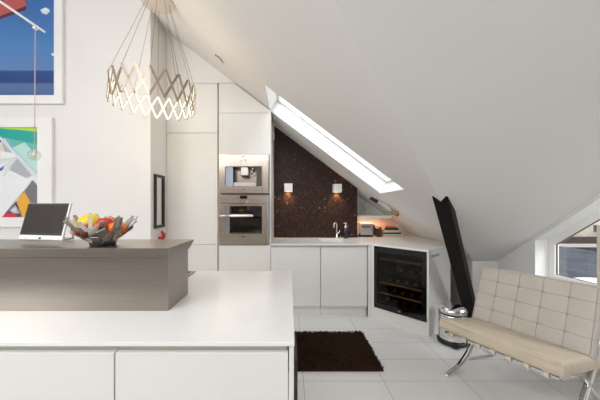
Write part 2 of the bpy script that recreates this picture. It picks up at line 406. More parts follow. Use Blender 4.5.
# ------------------------------------------------------------------ tall cabinets
YF = 3.3; K = F / YF
def X(px): return (px - VX) / K
def Z(py): return EYE - (py - VY) / K
g = .002
tA = thing('tall_cabinet', 'tall white handleless cabinet left of the built-in oven', 'cabinet', (X(191.5), YF, 0))
ox = X(191.5); a0, a1 = XL + .004 - ox, X(217.4) - ox
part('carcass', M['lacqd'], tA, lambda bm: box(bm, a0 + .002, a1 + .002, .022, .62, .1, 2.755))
for z0, z1 in ((Z(133) + g, 2.758), (Z(244.6) + g, Z(133) - g), (.105, Z(244.6) - g)):
    pbox('door', M['lacq'], tA, a0, a1, 0, .02, z0, z1, bev=.0015)
pbox('plinth', M['lacq'], tA, a0, a1, .06, .08, 0, .1)
tB = thing('tall_cabinet', 'tall white cabinet that houses the coffee machine and oven', 'cabinet', (X(244), YF, 0))
ox = X(244); b0, b1 = X(219) - ox, X(269.6) - ox
def clip(x0, x1, z0, z1, gap=.012):
    """rectangle in cabinet x,z cut by the ceiling slope"""
    pts = [(x0, z0), (x1, z0)]
    s = lambda x: S1(x + ox) - gap
    if s(x1) < z1: pts.append((x1, s(x1)))
    else: pts.append((x1, z1))
    if s(x1) < z1 < s(x0): pts.append(((2.2775 - gap - z1) / .751 - ox, z1))
    pts.append((x0, min(z1, s(x0)))); return pts
CZ0, CZ1 = Z(193.2), Z(154.8); OZ0, OZ1 = Z(245), Z(194.6)
part('side_panel', M['lacq'], tB, lambda bm: prism(bm, clip(b1, b1 + .012, 0, 2.758), 0, .63, 'Y'))
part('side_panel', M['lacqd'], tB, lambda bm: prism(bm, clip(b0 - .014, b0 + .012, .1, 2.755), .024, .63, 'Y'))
part('back_panel', M['lacqd'], tB, lambda bm: prism(bm, clip(b0 + .012, b1, .1, 2.755), .6, .63, 'Y'))
part('door', M['lacq'], tB, lambda bm: prism(bm, clip(b0, b1, Z(113) + g, 2.758), 0, .02, 'Y'))
part('door', M['lacq'], tB, lambda bm: prism(bm, clip(b0, b1, CZ1 + .004, Z(113) - g), 0, .02, 'Y'))
pbox('drawer', M['lacq'], tB, b0, b1, 0, .02, .105, OZ0 - .006, bev=.0015)
pbox('shelf', M['lacqd'], tB, b0 + .012, b1, .022, .6, OZ0 - .02, OZ0 - .004)
pbox('shelf', M['wire'], tB, b0 + .012, b1, .0, .6, CZ0 - .012, CZ0 - .002)
pbox('shelf', M['lacqd'], tB, b0 + .012, b1, .022, .6, CZ1 + .002, CZ1 + .014)
pbox('plinth', M['lacq'], tB, b0, b1, .06, .08, 0, .1)

# coffee machine
cm = thing('coffee_machine', 'built-in steel coffee machine above the oven', 'coffee machine', (X(243), YF, CZ0))
ox = X(243); x0, x1 = X(219.2) - ox, X(268.6) - ox; h = CZ1 - CZ0
nx0, nx1, nz0, nz1 = X(225) - ox, X(261.8) - ox, Z(186.3) - CZ0, Z(166.4) - CZ0
part('front_panel', M['steel2'], cm, lambda bm: holed(bm, [(x0, .002), (x1, .002), (x1, h), (x0, h)], [[(nx0, nz0), (nx1, nz0), (nx1, nz1), (nx0, nz1)]], lambda p: Vector((p[0], -.004, p[1])), lambda p: Vector((p[0], .018, p[1]))))
def niche(bm):
    y = .14
    def q(*v): bm.faces.new([bm.verts.new(p) for p in v])
    q((nx0, .018, nz0), (nx0, y, nz0), (nx0, y, nz1), (nx0, .018, nz1)); q((nx1, .018, nz0), (nx1, y, nz0), (nx1, y, nz1), (nx1, .018, nz1))
    q((nx0, y, nz0), (nx1, y, nz0), (nx1, y, nz1), (nx0, y, nz1)); q((nx0, .018, nz1), (nx1, .018, nz1), (nx1, y, nz1), (nx0, y, nz1))
    q((nx0, .018, nz0), (nx1, .018, nz0), (nx1, y, nz0), (nx0, y, nz0))
    bmesh.ops.remove_doubles(bm, verts=bm.verts, dist=1e-5)
part('niche', M['steel2'], cm, niche)
pbox('glass_panel', mat('pale blue glass panel', (.42, .50, .62), .12), cm, nx0 + .002, X(232.8) - ox, .012, .016, nz0 + .001, nz1 - .001)
pbox('glass_panel', mat('dark olive glass panel', (.10, .10, .085), .12), cm, X(256.2) - ox, nx1 - .002, .012, .016, nz0 + .001, nz1 - .001)
sp = pbox('spout', M['alu'], cm, X(240.4) - ox, X(248) - ox, .03, .1, Z(175.3) - CZ0, nz1, bev=.006)
for px in (241.6, 244.2, 246.8):
    part('nozzle', M['black'], sp, lambda bm: lathe(bm, [(.009, Z(176.6) - CZ0), (.012, Z(175.2) - CZ0 + .004)], 12, X(px) - ox, .06))
part('steam_wand', M['black'], cm, lambda bm: tube(bm, [(X(252.5) - ox, .08, nz1 - .01), (X(253) - ox, .05, nz1 - .06), (X(250.5) - ox, .04, nz1 - .095)], .006))
part('selector_knob', M['chrome'], cm, lambda bm: sphere(bm, (X(252.5) - ox, .05, nz1 - .02), .014))
pbox('drip_tray', M['alu'], cm, X(233) - ox, X(256) - ox, .03, .13, nz0 + .001, nz0 + .05, bev=.004)
for px in (241.7, 245.4):
    pbox('button', M['frame'], cm, X(px) - .013 - ox, X(px) + .013 - ox, -.008, -.003, Z(161.4) - CZ0, Z(158.9) - CZ0, bev=.003)
pbox('display', mat('dark lettering strip', (.12, .09, .07), .3), cm, X(242) - ox, X(245) - ox, -.0055, -.0035, Z(156.9) - CZ0, Z(156.2) - CZ0)
pbox('badge', M['wire'], cm, X(242.3) - ox, X(244.8) - ox, -.0055, -.0035, Z(189.6) - CZ0, Z(188.9) - CZ0)
pbox('body', M['dark'], cm, x0 + .02, x1 - .02, .145, .5, .01, h - .01)
pbox('door_seam', M['wire'], cm, X(262.6) - ox, X(262.9) - ox, -.0046, -.0036, .004, nz1 + .0)

# oven
ov = thing('oven', 'built-in steel oven with a dark window below the coffee machine', 'oven', (X(243), YF, OZ0))
x0, x1 = X(219.2) - ox, X(268.6) - ox; h = OZ1 - OZ0
wx0, wx1, wz0, wz1 = X(225) - ox, X(262) - ox, Z(233.6) - OZ0, Z(206) - OZ0
def ring_panel(a0, a1, c0, c1, h0, y0, y1):
    return lambda bm: holed(bm, [(a0, c0), (a1, c0), (a1, c1), (a0, c1)], [h0], lambda p: Vector((p[0], y0, p[1])), lambda p: Vector((p[0], y1, p[1])))
dr = part('door', M['steel2'], ov, ring_panel(x0, X(266.2) - ox, .004, Z(205) - OZ0 + .012, [(wx0, wz0), (wx1, wz0), (wx1, wz1), (wx0, wz1)], -.006, .02))
pbox('window', M['oglass'], dr, wx0 + .0, wx1, .002, .006, wz0, wz1)
pbox('window_border', mat('grey glass border', (.24, .24, .25), .1), dr, wx0, wx0 + .055, -.002, .0015, wz0, wz1)
hz = Z(215.6) - OZ0
def handle(bm):
    tube(bm, [(x0 - .0, -.045, hz - .003), (X(230) - ox, -.045, hz)], .009, 12)
    tube(bm, [(X(230) - ox, -.045, hz), (X(232) - ox, -.045, hz), (X(252) - ox, -.045, hz), (X(254) - ox, -.045, hz - .002)], [.010, .018, .017, .008], 14)
    tube(bm, [(X(233) - ox, -.045, hz), (X(233) - ox, -.006, hz)], .008, 10); tube(bm, [(X(251) - ox, -.045, hz), (X(251) - ox, -.006, hz)], .008, 10)
part('handle', mat('pale polished handle', (.85, .84, .78), .15, .6), dr, handle)
part('control_panel', M['steel2'], ov, lambda bm: box(bm, x0, X(266.2) - ox, -.006, .02, Z(204.9) - OZ0 + .014, h - .004, .002))
pbox('side_strip', M['alu'], ov, X(266.6) - ox, x1, -.004, .02, .004, h - .004)
pbox('display', M['blackgl'], ov, X(240) - ox, X(247.2) - ox, -.009, -.005, Z(198.8) - OZ0, Z(195.6) - OZ0)
for px in (241, 247.4):
    kn = bmesh.new(); lathe(kn, [(.018, 0), (.018, .02), (.015, .024)], 20)
    bmesh.ops.rotate(kn, cent=(0, 0, 0), matrix=Matrix.Rotation(PI / 2, 3, 'X'), verts=kn.verts)
    bmesh.ops.translate(kn, vec=(X(px) - ox, -.006, Z(202) - OZ0), verts=kn.verts); obj('knob', kn, M['chrome'], ov)
pbox('badge', M['wire'], ov, X(241.6) - ox, X(245) - ox, -.0085, -.0055, Z(237) - OZ0, Z(236.1) - OZ0)
def cavity(bm):
    box(bm, wx0 + .01, wx1 - .01, .03, .45, wz0 - .02, wz1 + .02)
    top = max(bm.faces, key=lambda f: -f.calc_center_median().y); bm.faces.remove(top)
part('cavity', M['dark'], ov, cavity)
for zz in (.10, .17):
    def rk(bm):
        for k in range(10):
            xx = wx0 + .04 + k * (wx1 - wx0 - .08) / 9; tube(bm, [(xx, .05, wz0 + zz), (xx, .4, wz0 + zz)], .002, 6)
        tube(bm, [(wx0 + .02, .05, wz0 + zz), (wx1 - .02, .05, wz0 + zz)], .003, 6)
    part('rack', M['chrome'], ov, rk)

# ------------------------------------------------------------------ base cabinets
CT = .87
def base_cab(label, x0, x1):
    t = thing('base_cabinet', label, 'cabinet', ((x0 + x1) / 2, YF, 0)); h = (x1 - x0) / 2
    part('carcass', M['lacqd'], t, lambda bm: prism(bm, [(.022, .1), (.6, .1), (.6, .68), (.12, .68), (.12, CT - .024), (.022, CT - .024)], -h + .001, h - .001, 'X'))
    pbox('door', M['lacq'], t, -h + .002, h - .002, 0, .02, .132, CT - .045, bev=.002)
    pbox('plinth', M['lacq'], t, -h, h, .05, .07, 0, .1)
    return t
base_cab('white handleless base cabinet beside the oven cabinet, under the wall lights', -.226, .36)
base_cab('white handleless base cabinet beside the wine cooler', .362, .912)
# wine cooler, set at an angle
CR = R(-48.4)
wc = thing('wine_cooler', 'black glass wine cooler set at an angle in a white surround', 'wine cooler', (.965, 3.285, 0), CR)
W = .645; D = .5
pbox('side_panel', M['lacq'], wc, W - .022, W, -.005, .58, 0, CT - .022, bev=.0015)
pbox('side_panel', M['lacq'], wc, 0, .028, 0, .5, 0, CT - .022, bev=.0015)
part('filler_panel', M['lacq'], wc, lambda bm: prism(bm, [(0, 0), (-.036, -.035), (-.026, .03), (0, .03)], 0, CT - .022))
pbox('plinth', M['lacq'], wc, .03, W - .024, .0, .018, 0, .135)
cx0, cx1, cz0, cz1 = .03, W - .024, .14, CT - .026
def cab(bm):
    box(bm, cx0 + .003, cx1 - .003, .03, D, cz0, cz1)
    f = min(bm.faces, key=lambda f: f.calc_center_median().y); bm.faces.remove(f)
part('cabinet_body', mat('dark cooler lining', (.035, .033, .03), .5), wc, cab)
cd = part('door', M['blackgl'], wc, lambda bm: holed(bm, [(cx0, cz0), (cx1, cz0), (cx1, cz1), (cx0, cz1)], [[(cx0 + .045, cz0 + .06), (cx1 - .045, cz0 + .06), (cx1 - .045, cz1 - .065), (cx0 + .045, cz1 - .065)]], lambda p: Vector((p[0], -.012, p[1])), lambda p: Vector((p[0], .026, p[1]))))
pbox('glass_pane', M['cglass'], cd, cx0 + .045, cx1 - .045, -.008, -.003, cz0 + .06, cz1 - .065)
for z in (.70, .425, .305):
    pbox('shelf', M['wood'], wc, cx0 + .03, cx1 - .03, .05, .072, z - .010, z + .008, bev=.002)
for z in (.555, .195):
    pbox('shelf', M['wire'], wc, cx0 + .03, cx1 - .03, .05, .058, z - .004, z + .003)
for z in (.70, .555, .425, .305, .195):
    def rails(bm):
        for k in range(12):
            xx = cx0 + .04 + k * (cx1 - cx0 - .08) / 11; tube(bm, [(xx, .07, z - .005), (xx, .42, z - .005)], .003, 6)
        for yy in (.085, .4): tube(bm, [(cx0 + .01, yy, z - .007), (cx1 - .01, yy, z - .007)], .003, 6)
    part('rack', M['wire'], wc, rails)
def vent(bm):
    for k in range(9): box(bm, W - .0005, W + .0012, .06 + k * .022, .074 + k * .022, CT - .085, CT - .06)
part('vent_grille', M['grille'], wc, vent)
pbox('badge', M['alu'], cd, W / 2 + .0, W / 2 + .03, -.0135, -.0118, cz0 + .025, cz0 + .032)
bot0 = None
mtx = Matrix.Translation((.965, 3.285, 0)) @ Matrix.Rotation(CR, 4, 'Z')
def make_bottle():
    t = thing('wine_bottle', '', 'bottle', (0, 0, 0), CR, 'wine bottles lying in the cooler')
    def rot(bm): bmesh.ops.rotate(bm, cent=(0, 0, 0), matrix=Matrix.Rotation(PI / 2, 3, 'X'), verts=bm.verts)
    bm = bmesh.new(); lathe(bm, [(.025, -.29), (.037, -.285), (.037, -.10), (.03, -.075), (.015, -.055), (.0145, -.03)], 20); rot(bm); obj('glass_body', bm, M['bottle'], t)
    bm = bmesh.new(); lathe(bm, [(.0155, -.03), (.0165, -.004), (.014, 0)], 16); rot(bm); obj('foil_cap', bm, M['foil'], t)
    return t
rows = [(.555, (.30, .42, .52), 'middle black wire rack'), (.425, (.16, .26, .36, .46, .55), 'middle wooden rack'), (.305, (.12, .22, .32, .42, .52), 'lowest wooden rack'), (.195, (.13, .24, .34, .45), 'bottom wire rack')]
for z, xs, nm in rows:
    for x in xs:
        p = mtx @ Vector((x, .095 + random.uniform(-.01, .01), z + .0375))
        if bot0 is None: b = bot0 = make_bottle()
        else:
            b = bot0.copy(); C.objects.link(b)
            for ch in bot0.children:
                c = ch.copy(); C.objects.link(c); c.parent = b
        b.location = p; b['label'] = f'dark wine bottle lying on the {nm} inside the cooler'; b['group'] = 'wine bottles on the ' + nm
# worktop with sink cut-out
def wt(bm):
    q = lambda x, y: (mtx @ Vector((x, y, 0)))[:2]
    fr = q(W + .004, -.02); bk = q(W + .004, .58)
    fl = (.955, 3.28)
    xr = (2.2775 - CT) / .751 - .006
    bkx = min(bk[0], xr); 
    out = [(X(269.6) + .014, 3.28), fl, fr, bk, (xr, bk[1]), (xr, 4.29), (.955, 4.29), (.955, 3.924), (X(269.6) + .014, 3.924)]
    hole = [(.38, 3.46), (.72, 3.46), (.72, 3.80), (.38, 3.80)]
    holed(bm, out, [hole], lambda p: Vector((*p, CT - .02)), lambda p: Vector((*p, CT)))
tag(part('worktop', M['stone'], None, wt), 'long white stone worktop running below the mosaic and over the wine cooler', 'worktop')
def basin(bm):
    box(bm, .385, .715, 3.465, 3.795, CT - .17, CT - .003, .02)
    for f in [f for f in bm.faces if f.normal.z > .9 or f.calc_center_median().z > CT - .02]: bm.faces.remove(f)
snk = part('sink', M['frame'], None, basin); tag(snk, 'inset sink basin in the worktop in front of the tap', 'sink')

# mosaic panel
mo = part('mosaic_splashback', M['mosaic'], None, lambda bm: prism(bm, [(X(269.6) + .016, CT + .002), (.945, CT + .002), (.945, S1(.945) - .006), (X(269.6) + .016, S1(X(269.6) + .016) - .006)], 3.93, 3.948, 'Y'))
tag(mo, 'dark brown glass mosaic splashback cut to the sloped ceiling', 'splashback')
# wall lights
for px, py, lab in ((288.4, 187.8, 'small white cube wall light on the mosaic nearer the oven'), (337, 188.3, 'small white cube wall light on the mosaic above the tap')):
    Y = 3.875; t = thing('wall_light', lab, 'wall light', (wx(px, Y), 3.93, wz(py, Y)), 0, None)
    s = .056
    part('shade', M['frame'], t, lambda bm: (holed(bm, [(-s, -.002), (s, -.002), (s, -.11), (-s, -.11)], [[(-s + .012, -.014), (s - .012, -.014), (s - .012, -.098), (-s + .012, -.098)]], lambda p: Vector((*p, -s)), lambda p: Vector((*p, s)))))
    pbox('bulb', M['warm'], t, -.035, .035, -.09, -.022, -.03, -.02)
    l = bpy.data.lights.new('wall_lamp_glow', 'SPOT'); l.energy = 7; l.color = (1, .62, .28); l.spot_size = R(95); l.spot_blend = .7; l.shadow_soft_size = .02
    lo = bpy.data.objects.new('wall_lamp_glow', l); C.objects.link(lo); lo.parent = t; lo.location = (0, -.045, -.045); lo.rotation_euler = (R(18), 0, 0)
# tap
tp = thing('tap', 'slim chrome kitchen tap in front of the mosaic', 'tap', (.645, 3.865, CT))
part('body', M['chrome'], tp, lambda bm: lathe(bm, [(.026, 0), (.026, .012), (.016, .02), (.015, .09)], 18))
part('spout', M['chrome'], tp, lambda bm: tube(bm, smoothpath([(0, 0, .085), (0, 0, .16), (-.005, -.01, .2), (-.025, -.03, .215), (-.042, -.045, .2), (-.045, -.048, .15)], 6), .011, 12))
part('lever', M['chrome'], tp, lambda bm: tube(bm, [(.012, 0, .06), (.035, -.005, .085), (.045, -.008, .11)], [.009, .006, .005], 10))
sb = thing('soap_dispenser', 'dark soap bottle with white pump beside the tap', 'soap dispenser', (.765, 3.85, CT))
part('bottle', M['soap'], sb, lambda bm: lathe(bm, [(.03, 0), (.033, .004), (.033, .11), (.025, .13), (.012, .14)], 20))
part('pump', M['frame'], sb, lambda bm: (lathe(bm, [(.015, .14), (.015, .165), (.007, .167), (.007, .2), (.014, .202), (.014, .214)], 14), tube(bm, [(0, 0, .208), (-.03, -.02, .206)], .005, 8)))
# nook
pn = part('stone_panel', M['paleglass'], None, lambda bm: prism(bm, [(.947, 1.182), ((2.2775 - 1.19) / .751 - .012, 1.182), (.947, S1(.947) - .012)], 4.285, 4.298, 'Y'))
tag(pn, 'pale grey green stone panel above the niche shelf', 'wall panel')
xs = lambda z: (2.2775 - z) / .751 - .012
sh = part('niche_shelf', M['shelf'], None, lambda bm: prism(bm, [(.948, 1.135), (xs(1.178), 1.135), (xs(1.178), 1.178), (.948, 1.178)], 3.985, 4.283, 'Y'))
tag(sh, 'thin white shelf in the niche under the sloped ceiling', 'shelf')
us = pbox('shelf_light', mat('soft warm strip', (1, .85, .65), .5, emit=(1, .66, .36), estr=.9), None, 1.02, 1.40, 4.16, 4.18, 1.127, 1.134); tag(us, 'warm light strip under the niche shelf', 'light')
l = bpy.data.lights.new('niche_glow', 'AREA'); l.shape = 'RECTANGLE'; l.size = .36; l.size_y = .16; l.energy = 1.5; l.color = (1, .52, .26)
lo = bpy.data.objects.new('niche_glow', l); C.objects.link(lo); lo.location = (1.19, 4.12, 1.122)
# toaster
YT = 4.10
to = thing('toaster', 'silver grey toaster under the niche shelf', 'toaster', (wx(366, YT), YT, CT))
part('housing', M['alu'], to, lambda bm: box(bm, -.115, .095, -.07, .08, .015, .205, .03, 4))
pbox('base', M['black'], to, -.11, .09, -.065, .075, 0, .018)
pbox('front_plate', mat('dark grey toaster plate', (.16, .16, .17), .3), to, -.085, .05, -.075, -.069, .13, .165, bev=.002)
pbox('front_plate', mat('pale toaster plate', (.55, .55, .55), .25, .8), to, -.085, .05, -.075, -.069, .05, .12, bev=.002)
part('side_cap', M['black'], to, lambda bm: box(bm, .094, .125, -.05, .06, .02, .17, .014, 3))
part('dial', M['chrome'], to, lambda bm: sphere(bm, (.125, -.02, .06), .018))
# books in the niche
cov = {}
def book(label, x0, x1, y0, y1, z0, z1, col, rot=0, group='cookbooks in the niche'):
    t = thing('book', label, 'book', ((x0 + x1) / 2, (y0 + y1) / 2, z0), rot, group)
    hx, hy, hzz = (x1 - x0) / 2, (y1 - y0) / 2, z1 - z0
    c = mat('book cover', col, .4)
    def cv(bm):
        box(bm, -hx, hx, -hy, hy, 0, .003); box(bm, -hx, hx, -hy, hy, hzz - .003, hzz); box(bm, -hx, hx, -hy, -hy + .003, .003, hzz - .003)
    part('cover', c, t, cv)
    pbox('pages', mat('book pages', (.75, .71, .62), .8, var=.06, scale=80), t, -hx + .004, hx - .004, -hy + .003, hy - .005, .003, hzz - .003)
    return t
bx0, bx1 = 1.335, 1.60
stack = [('large cream book at the bottom of the niche stack', 0, .0, .042, (.55, .56, .47)), ('dark maroon book on the cream one in the niche stack', .012, .01, .022, (.05, .018, .015)),
         ('pale ivory book in the middle of the niche stack', .004, .02, .032, (.62, .56, .46)), ('dark green book near the top of the niche stack', .02, .05, .034, (.02, .06, .02)), ('thin orange red book on top of the niche stack', .03, .085, .018, (.55, .10, .03))]
z = CT + .001
for lab, dx, rx, th, col in stack:
    book(lab, bx0 + dx, bx1 - rx, 4.0 + dx * .4, 4.2, z, z + th, col); z += th + .0008
for i, (lab, col, hh) in enumerate((('small dark brown book standing next to the toaster', (.035, .018, .012), .125), ('dark red brown book standing against the niche stack', (.14, .04, .025), .15))):
    t = thing('book', lab, 'book', (1.268 + i * .032, 4.1, CT + .001), 0, 'cookbooks in the niche')
    pbox('cover', mat('book cover', col, .4), t, -.013, .013, -.09, .08, 0, hh, bev=.003)
    pbox('pages', mat('book pages', (.75, .71, .62), .8), t, -.010, .010, -.08, .082, .003, hh + .001)
# magnetic knife rail on the slope
SB = Vector((1.255, 3.645, S1(1.255))); sx = Vector((1, 0, -.751)).normalized(); sy = Vector((0, 1, 0)); sn = -Vector((.751, 0, 1)).normalized()
dv = (Vector((wx(402, 3.52), 3.52, wz(213, 3.52))) - Vector((wx(375, 3.77), 3.77, wz(198, 3.77))))
dv = (dv - sn * dv.dot(sn)).normalized(); pv = sn.cross(dv).normalized()
KM = Matrix((dv, pv, sn)).transposed().to_4x4(); KM.translation = SB + sn * .002
kr = part('knife_rail', M['alu'], None, lambda bm: box(bm, -.14, .06, -.006, .03, 0, .012, .002)); kr.matrix_world = KM
tag(kr, 'slim magnetic knife rail on the sloped ceiling over the worktop corner', 'knife rail')
for i, (o0, o1, dirn, hm, lab) in enumerate(((.045, -.015, 1, 'black', 'black handled knife on the sloped ceiling, handle towards the mosaic'), (.005, .016, -1, 'wood', 'wooden handled knife on the sloped ceiling rail'), (-.035, .040, -1, 'black', 'thin long knife at the edge of the sloped ceiling rail'))):
    t = thing('kitchen_knife', lab, 'knife', (0, 0, 0), 0, 'knives on the ceiling rail')
    t.matrix_world = Matrix.Translation(SB + sn * .04 + dv * (-.045 if dirn > 0 else .03) + pv * o0) @ Matrix((dv * dirn, sn, (dv * dirn).cross(sn))).transposed().to_4x4()
    part('blade', M['alu'], t, lambda bm: prism(bm, [(-.05, -.024), (.10, -.022), (.17, .010), (.165, .022), (-.05, .022)], 0, .002))
    part('handle', M['black'] if hm == 'black' else M['wood'], t, lambda bm: box(bm, -.17, -.05, -.022, .022, -.010, .012, .006))

# ------------------------------------------------------------------ island
IZ = .87; IY0 = .889; IY1 = 1.88; IX = .0145
tag(part('island_worktop', M['stone'], None, lambda bm: box(bm, -2.2, IX, IY0, IY1, IZ - .013, IZ, .002)), 'wide white stone worktop on the kitchen island in the foreground', 'worktop')
dv_ = wx(115.3, IY0 + .01)
def isl(label, x0, x1, panel):
    t = thing('island_cabinet', label, 'cabinet', ((x0 + x1) / 2, IY0, 0), 0, None); h = (x1 - x0) / 2
    pbox('carcass', M['lacqd'], t, -h + .001, h - (.022 if panel else .001), .028, IY1 - IY0 - .03, .1, IZ - .014)
    pbox('front_panel', M['lacq'], t, -h + .0022, h - (.0185 if panel else .0022), .006, .026, .13, IZ - .036, bev=.0015)
    pbox('plinth', M['lacq'], t, -h, h - (.02 if panel else 0), .06, .08, 0, .1)
    if panel:
        pbox('end_panel', M['lacq'], t, h - .0155, h, .004, IY1 - IY0 - .01, 0, IZ - .0145, bev=.001)
        pbox('dark_side_strip', M['black'], t, h + .0002, h + .012, .02, .22, 0, IZ - .07)  # thin black sheet along the front stretch of the island's right side
isl('white handleless island cabinet at the left edge of the photo, under the worktop', dv_ - .6, dv_, False)
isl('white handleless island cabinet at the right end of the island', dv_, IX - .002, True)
# raised steel block
st = thing('steel_upstand', 'long raised brushed steel block standing on the island worktop', 'raised counter', (-.5, 1.158, IZ))
part('housing', M['steel'], st, lambda bm: box(bm, -1.5, -.004, 0, .226, 0, .222, .0015))
def lid(bm):
    prof = [(-.010, .2235), (-.010, .2605), (.30, .2615), (.30, .258), (.23, .2235)]
    prism(bm, [(y, z) for y, z in prof], -1.5, .0005, 'X', .0008)
part('top_plate', M['steel'], st, lid)
LZ = IZ + .2515  # front of lid
def lidz(Y): return IZ + .2615
# hob behind the block
hb = thing('hob', 'flat dark hob with a steel rim behind the steel block', 'hob', (-.975, 1.655, IZ))
part('rim', M['steel'], hb, lambda bm: holed(bm, [(-.35, -.2), (.35, -.2), (.35, .2), (-.35, .2)], [[(-.33, -.18), (.33, -.18), (.33, .18), (-.33, .18)]], lambda p: Vector((*p, .0005)), lambda p: Vector((*p, .007))))
pbox('glass_top', M['blackgl'], hb, -.33, .33, -.18, .18, .001, .005)

# tablet
tb_loc = Vector((wx(39.5, 1.375), 1.375, 0)); tb_loc.z = lidz(1.375) + .004
tb = thing('tablet_computer', 'white tablet computer with dark screen leaning on its stand on the steel block', 'tablet', tb_loc, R(-13))
ln = R(14)
TM = Matrix.Translation((0, 0, .004)) @ Matrix.Rotation(-ln, 4, 'X')
def tpart(name, m, par, *a, **k):
    o = pbox(name, m, par, *a, **k); o.data.transform(TM); return o
hw = .138; hh = .186
tc_ = tpart('casing', M['frame'], tb, -hw, hw, 0, .010, 0, hh, bev=.003)
tpart('bezel', M['black'], tb, -hw + .003, hw - .009, -.0012, 0.0, .022, hh - .002)
tpart('screen', M['screen'], tb, -hw + .012, hw - .018, -.0020, -.0011, .032, hh - .011)
tpart('home_button', M['black'], tb, -.006, .005, -.0016, .001, .003, .012)
part('stand', M['alu'], tb, lambda bm: (tube(bm, [(-.09, .045, .12), (-.09, .072, .006), (.12, .072, .006), (.12, .045, .12)], .004, 8), tube(bm, [(-.09, .072, .006), (-.09, .0, .006)], .004, 8), tube(bm, [(.12, .072, .006), (.12, .0, .006)], .004, 8)))
# fruit bowl
BY = 1.255; bl = thing('fruit_bowl', 'fruit bowl made of folded steel plates on the steel block', 'bowl', (wx(103, BY), BY, lidz(BY) + .001))
petm = mat('satin folded steel', (.58, .55, .53), .3, 1., var=.08)
part('base', M['dark'], bl, lambda bm: lathe(bm, [(.048, 0), (.052, .004), (.052, .012), (.04, .016)], 28))
rnd = random.Random(3)
for ringi, (n, r0, z0, til, ln_, wd) in enumerate(((9, .046, .012, 42, .052, .036), (11, .072, .040, 50, .056, .038), (12, .098, .070, 54, .052, .030), (7, .118, .088, 58, .046, .020))):
    for k in range(n):
        a = 2 * PI * (k + .5 * (ringi % 2)) / n + rnd.uniform(-.12, .12); el = R(til + rnd.uniform(-14, 10)); tw = R(rnd.uniform(-28, 28))
        bm = bmesh.new(); w2_ = wd * rnd.uniform(.75, 1.1)
        box(bm, -.008, ln_ * rnd.uniform(.85, 1.15), -w2_ / 2, w2_ / 2, -.0009, .0009)
        mt = Matrix.Rotation(a, 4, 'Z') @ Matrix.Translation((r0, 0, z0)) @ Matrix.Rotation(-el, 4, 'Y') @ Matrix.Rotation(tw, 4, 'X') @ Matrix.Rotation(R(rnd.uniform(-16, 16)), 4, 'Z')
        bmesh.ops.transform(bm, matrix=mt, verts=bm.verts); obj('plate', bm, petm, bl)
def fruit(name, label, px, py, Y, r, m, sc=(1, 1, 1), apple=False, rot=0):
    t = thing(name, label, 'fruit', (wx(px, Y), Y, wz(py, Y)), rot, 'fruit in the steel bowl')
    bm = bmesh.new()
    if apple:
        prof = [(r * .15, -r * .78), (r * .5, -r * .86), (r * .85, -r * .5), (r, .1 * r), (r * .9, r * .55), (r * .55, r * .85), (r * .2, r * .78), (.002, r * .62)]
        lathe(bm, [p[:2] for p in smoothpath(prof, 4)], 24)
    else: sphere(bm, (0, 0, 0), r, sc)
    obj('skin', bm, m, t)
    part('stalk', M['stem'], t, lambda bm: tube(bm, [(0, 0, r * (.6 if apple else .97) * sc[2]), (.003, 0, r * (1.05 if apple else 1.06) * sc[2])], .0025, 6))
fruit('yellow_melon', 'large yellow fruit at the back of the steel bowl', 90, 223, 1.29, .044, M['yellow'], (1.2, .95, .95))
fruit('lemon', 'small yellow lemon at the left side of the steel bowl', 78, 227.5, 1.23, .021, M['yellow'], (1.25, 1, 1))
fruit('apple', 'large bright red apple on top of the steel bowl', 105, 224.5, 1.25, .034, M['apple'], apple=True)
fruit('apple', 'rosy apple in front of the bright red one', 100, 228, 1.20, .0235, M['apple2'], apple=True)
fruit('apple', 'red apple low at the left side of the steel bowl', 87.5, 230.5, 1.22, .030, M['apple'], apple=True)
fruit('orange', 'orange at the right side of the steel bowl', 114.5, 229, 1.245, .030, M['orange'])
fruit('orange', 'orange furthest right in the steel bowl', 122, 228.5, 1.28, .027, M['orange'])
fruit('peach', 'orange pink fruit behind the bright red apple', 110, 223, 1.31, .031, mat('peach skin', (.72, .24, .07), .5, var=.2))

# ------------------------------------------------------------------ pictures on the left wall
PY = 2.90
def picture(name, label, px0, px1, py0, py1, ix0, ix1, iy0, iy1, layers, base):
    cx = wx((px0 + px1) / 2, PY); z0 = wz(py1, PY)
    t = thing(name, label, 'picture', (cx, YL, z0))
    r = lambda a, b: (wx(a, PY) - cx, wz(b, PY) - z0)
    o = [r(px0, py1), r(px1, py1), r(px1, py0), r(px0, py0)]; i = [r(ix0, iy1), r(ix1, iy1), r(ix1, iy0), r(ix0, iy0)]
    part('frame', M['frame'], t, lambda bm: holed(bm, o, [i], lambda p: Vector((p[0], -.035, p[1])), lambda p: Vector((p[0], -.001, p[1]))))
    mats = [base]; bm = bmesh.new()
    (a0, c0), (a1, c1) = i[0], i[2]
    f = bm.faces.new([bm.verts.new((x, -.02, z)) for x, z in ((a0, c0), (a1, c0), (a1, c1), (a0, c1))])
    for k, (m, pts) in enumerate(layers):
        f = bm.faces.new([bm.verts.new((*(lambda q: (q[0], -.0205 - k * .0004, q[1]))(r(*p)),)) for p in pts]); mats.append(m); f.material_index = k + 1
        f.normal_update()
        if f.normal.y > 0: f.normal_flip()
    me = bpy.data.meshes.new('print'); bm.to_mesh(me); bm.free()
    for m in mats: me.materials.append(m)
    pr = bpy.data.objects.new('print', me); C.objects.link(pr); pr.parent = t
    return t
def blob(cx, cy, rx, ry, n=14, s=1):
    q = random.Random(s); return [(cx + rx * math.cos(2 * PI * k / n) * q.uniform(.75, 1.1), cy + ry * math.sin(2 * PI * k / n) * q.uniform(.7, 1.15)) for k in range(n)]
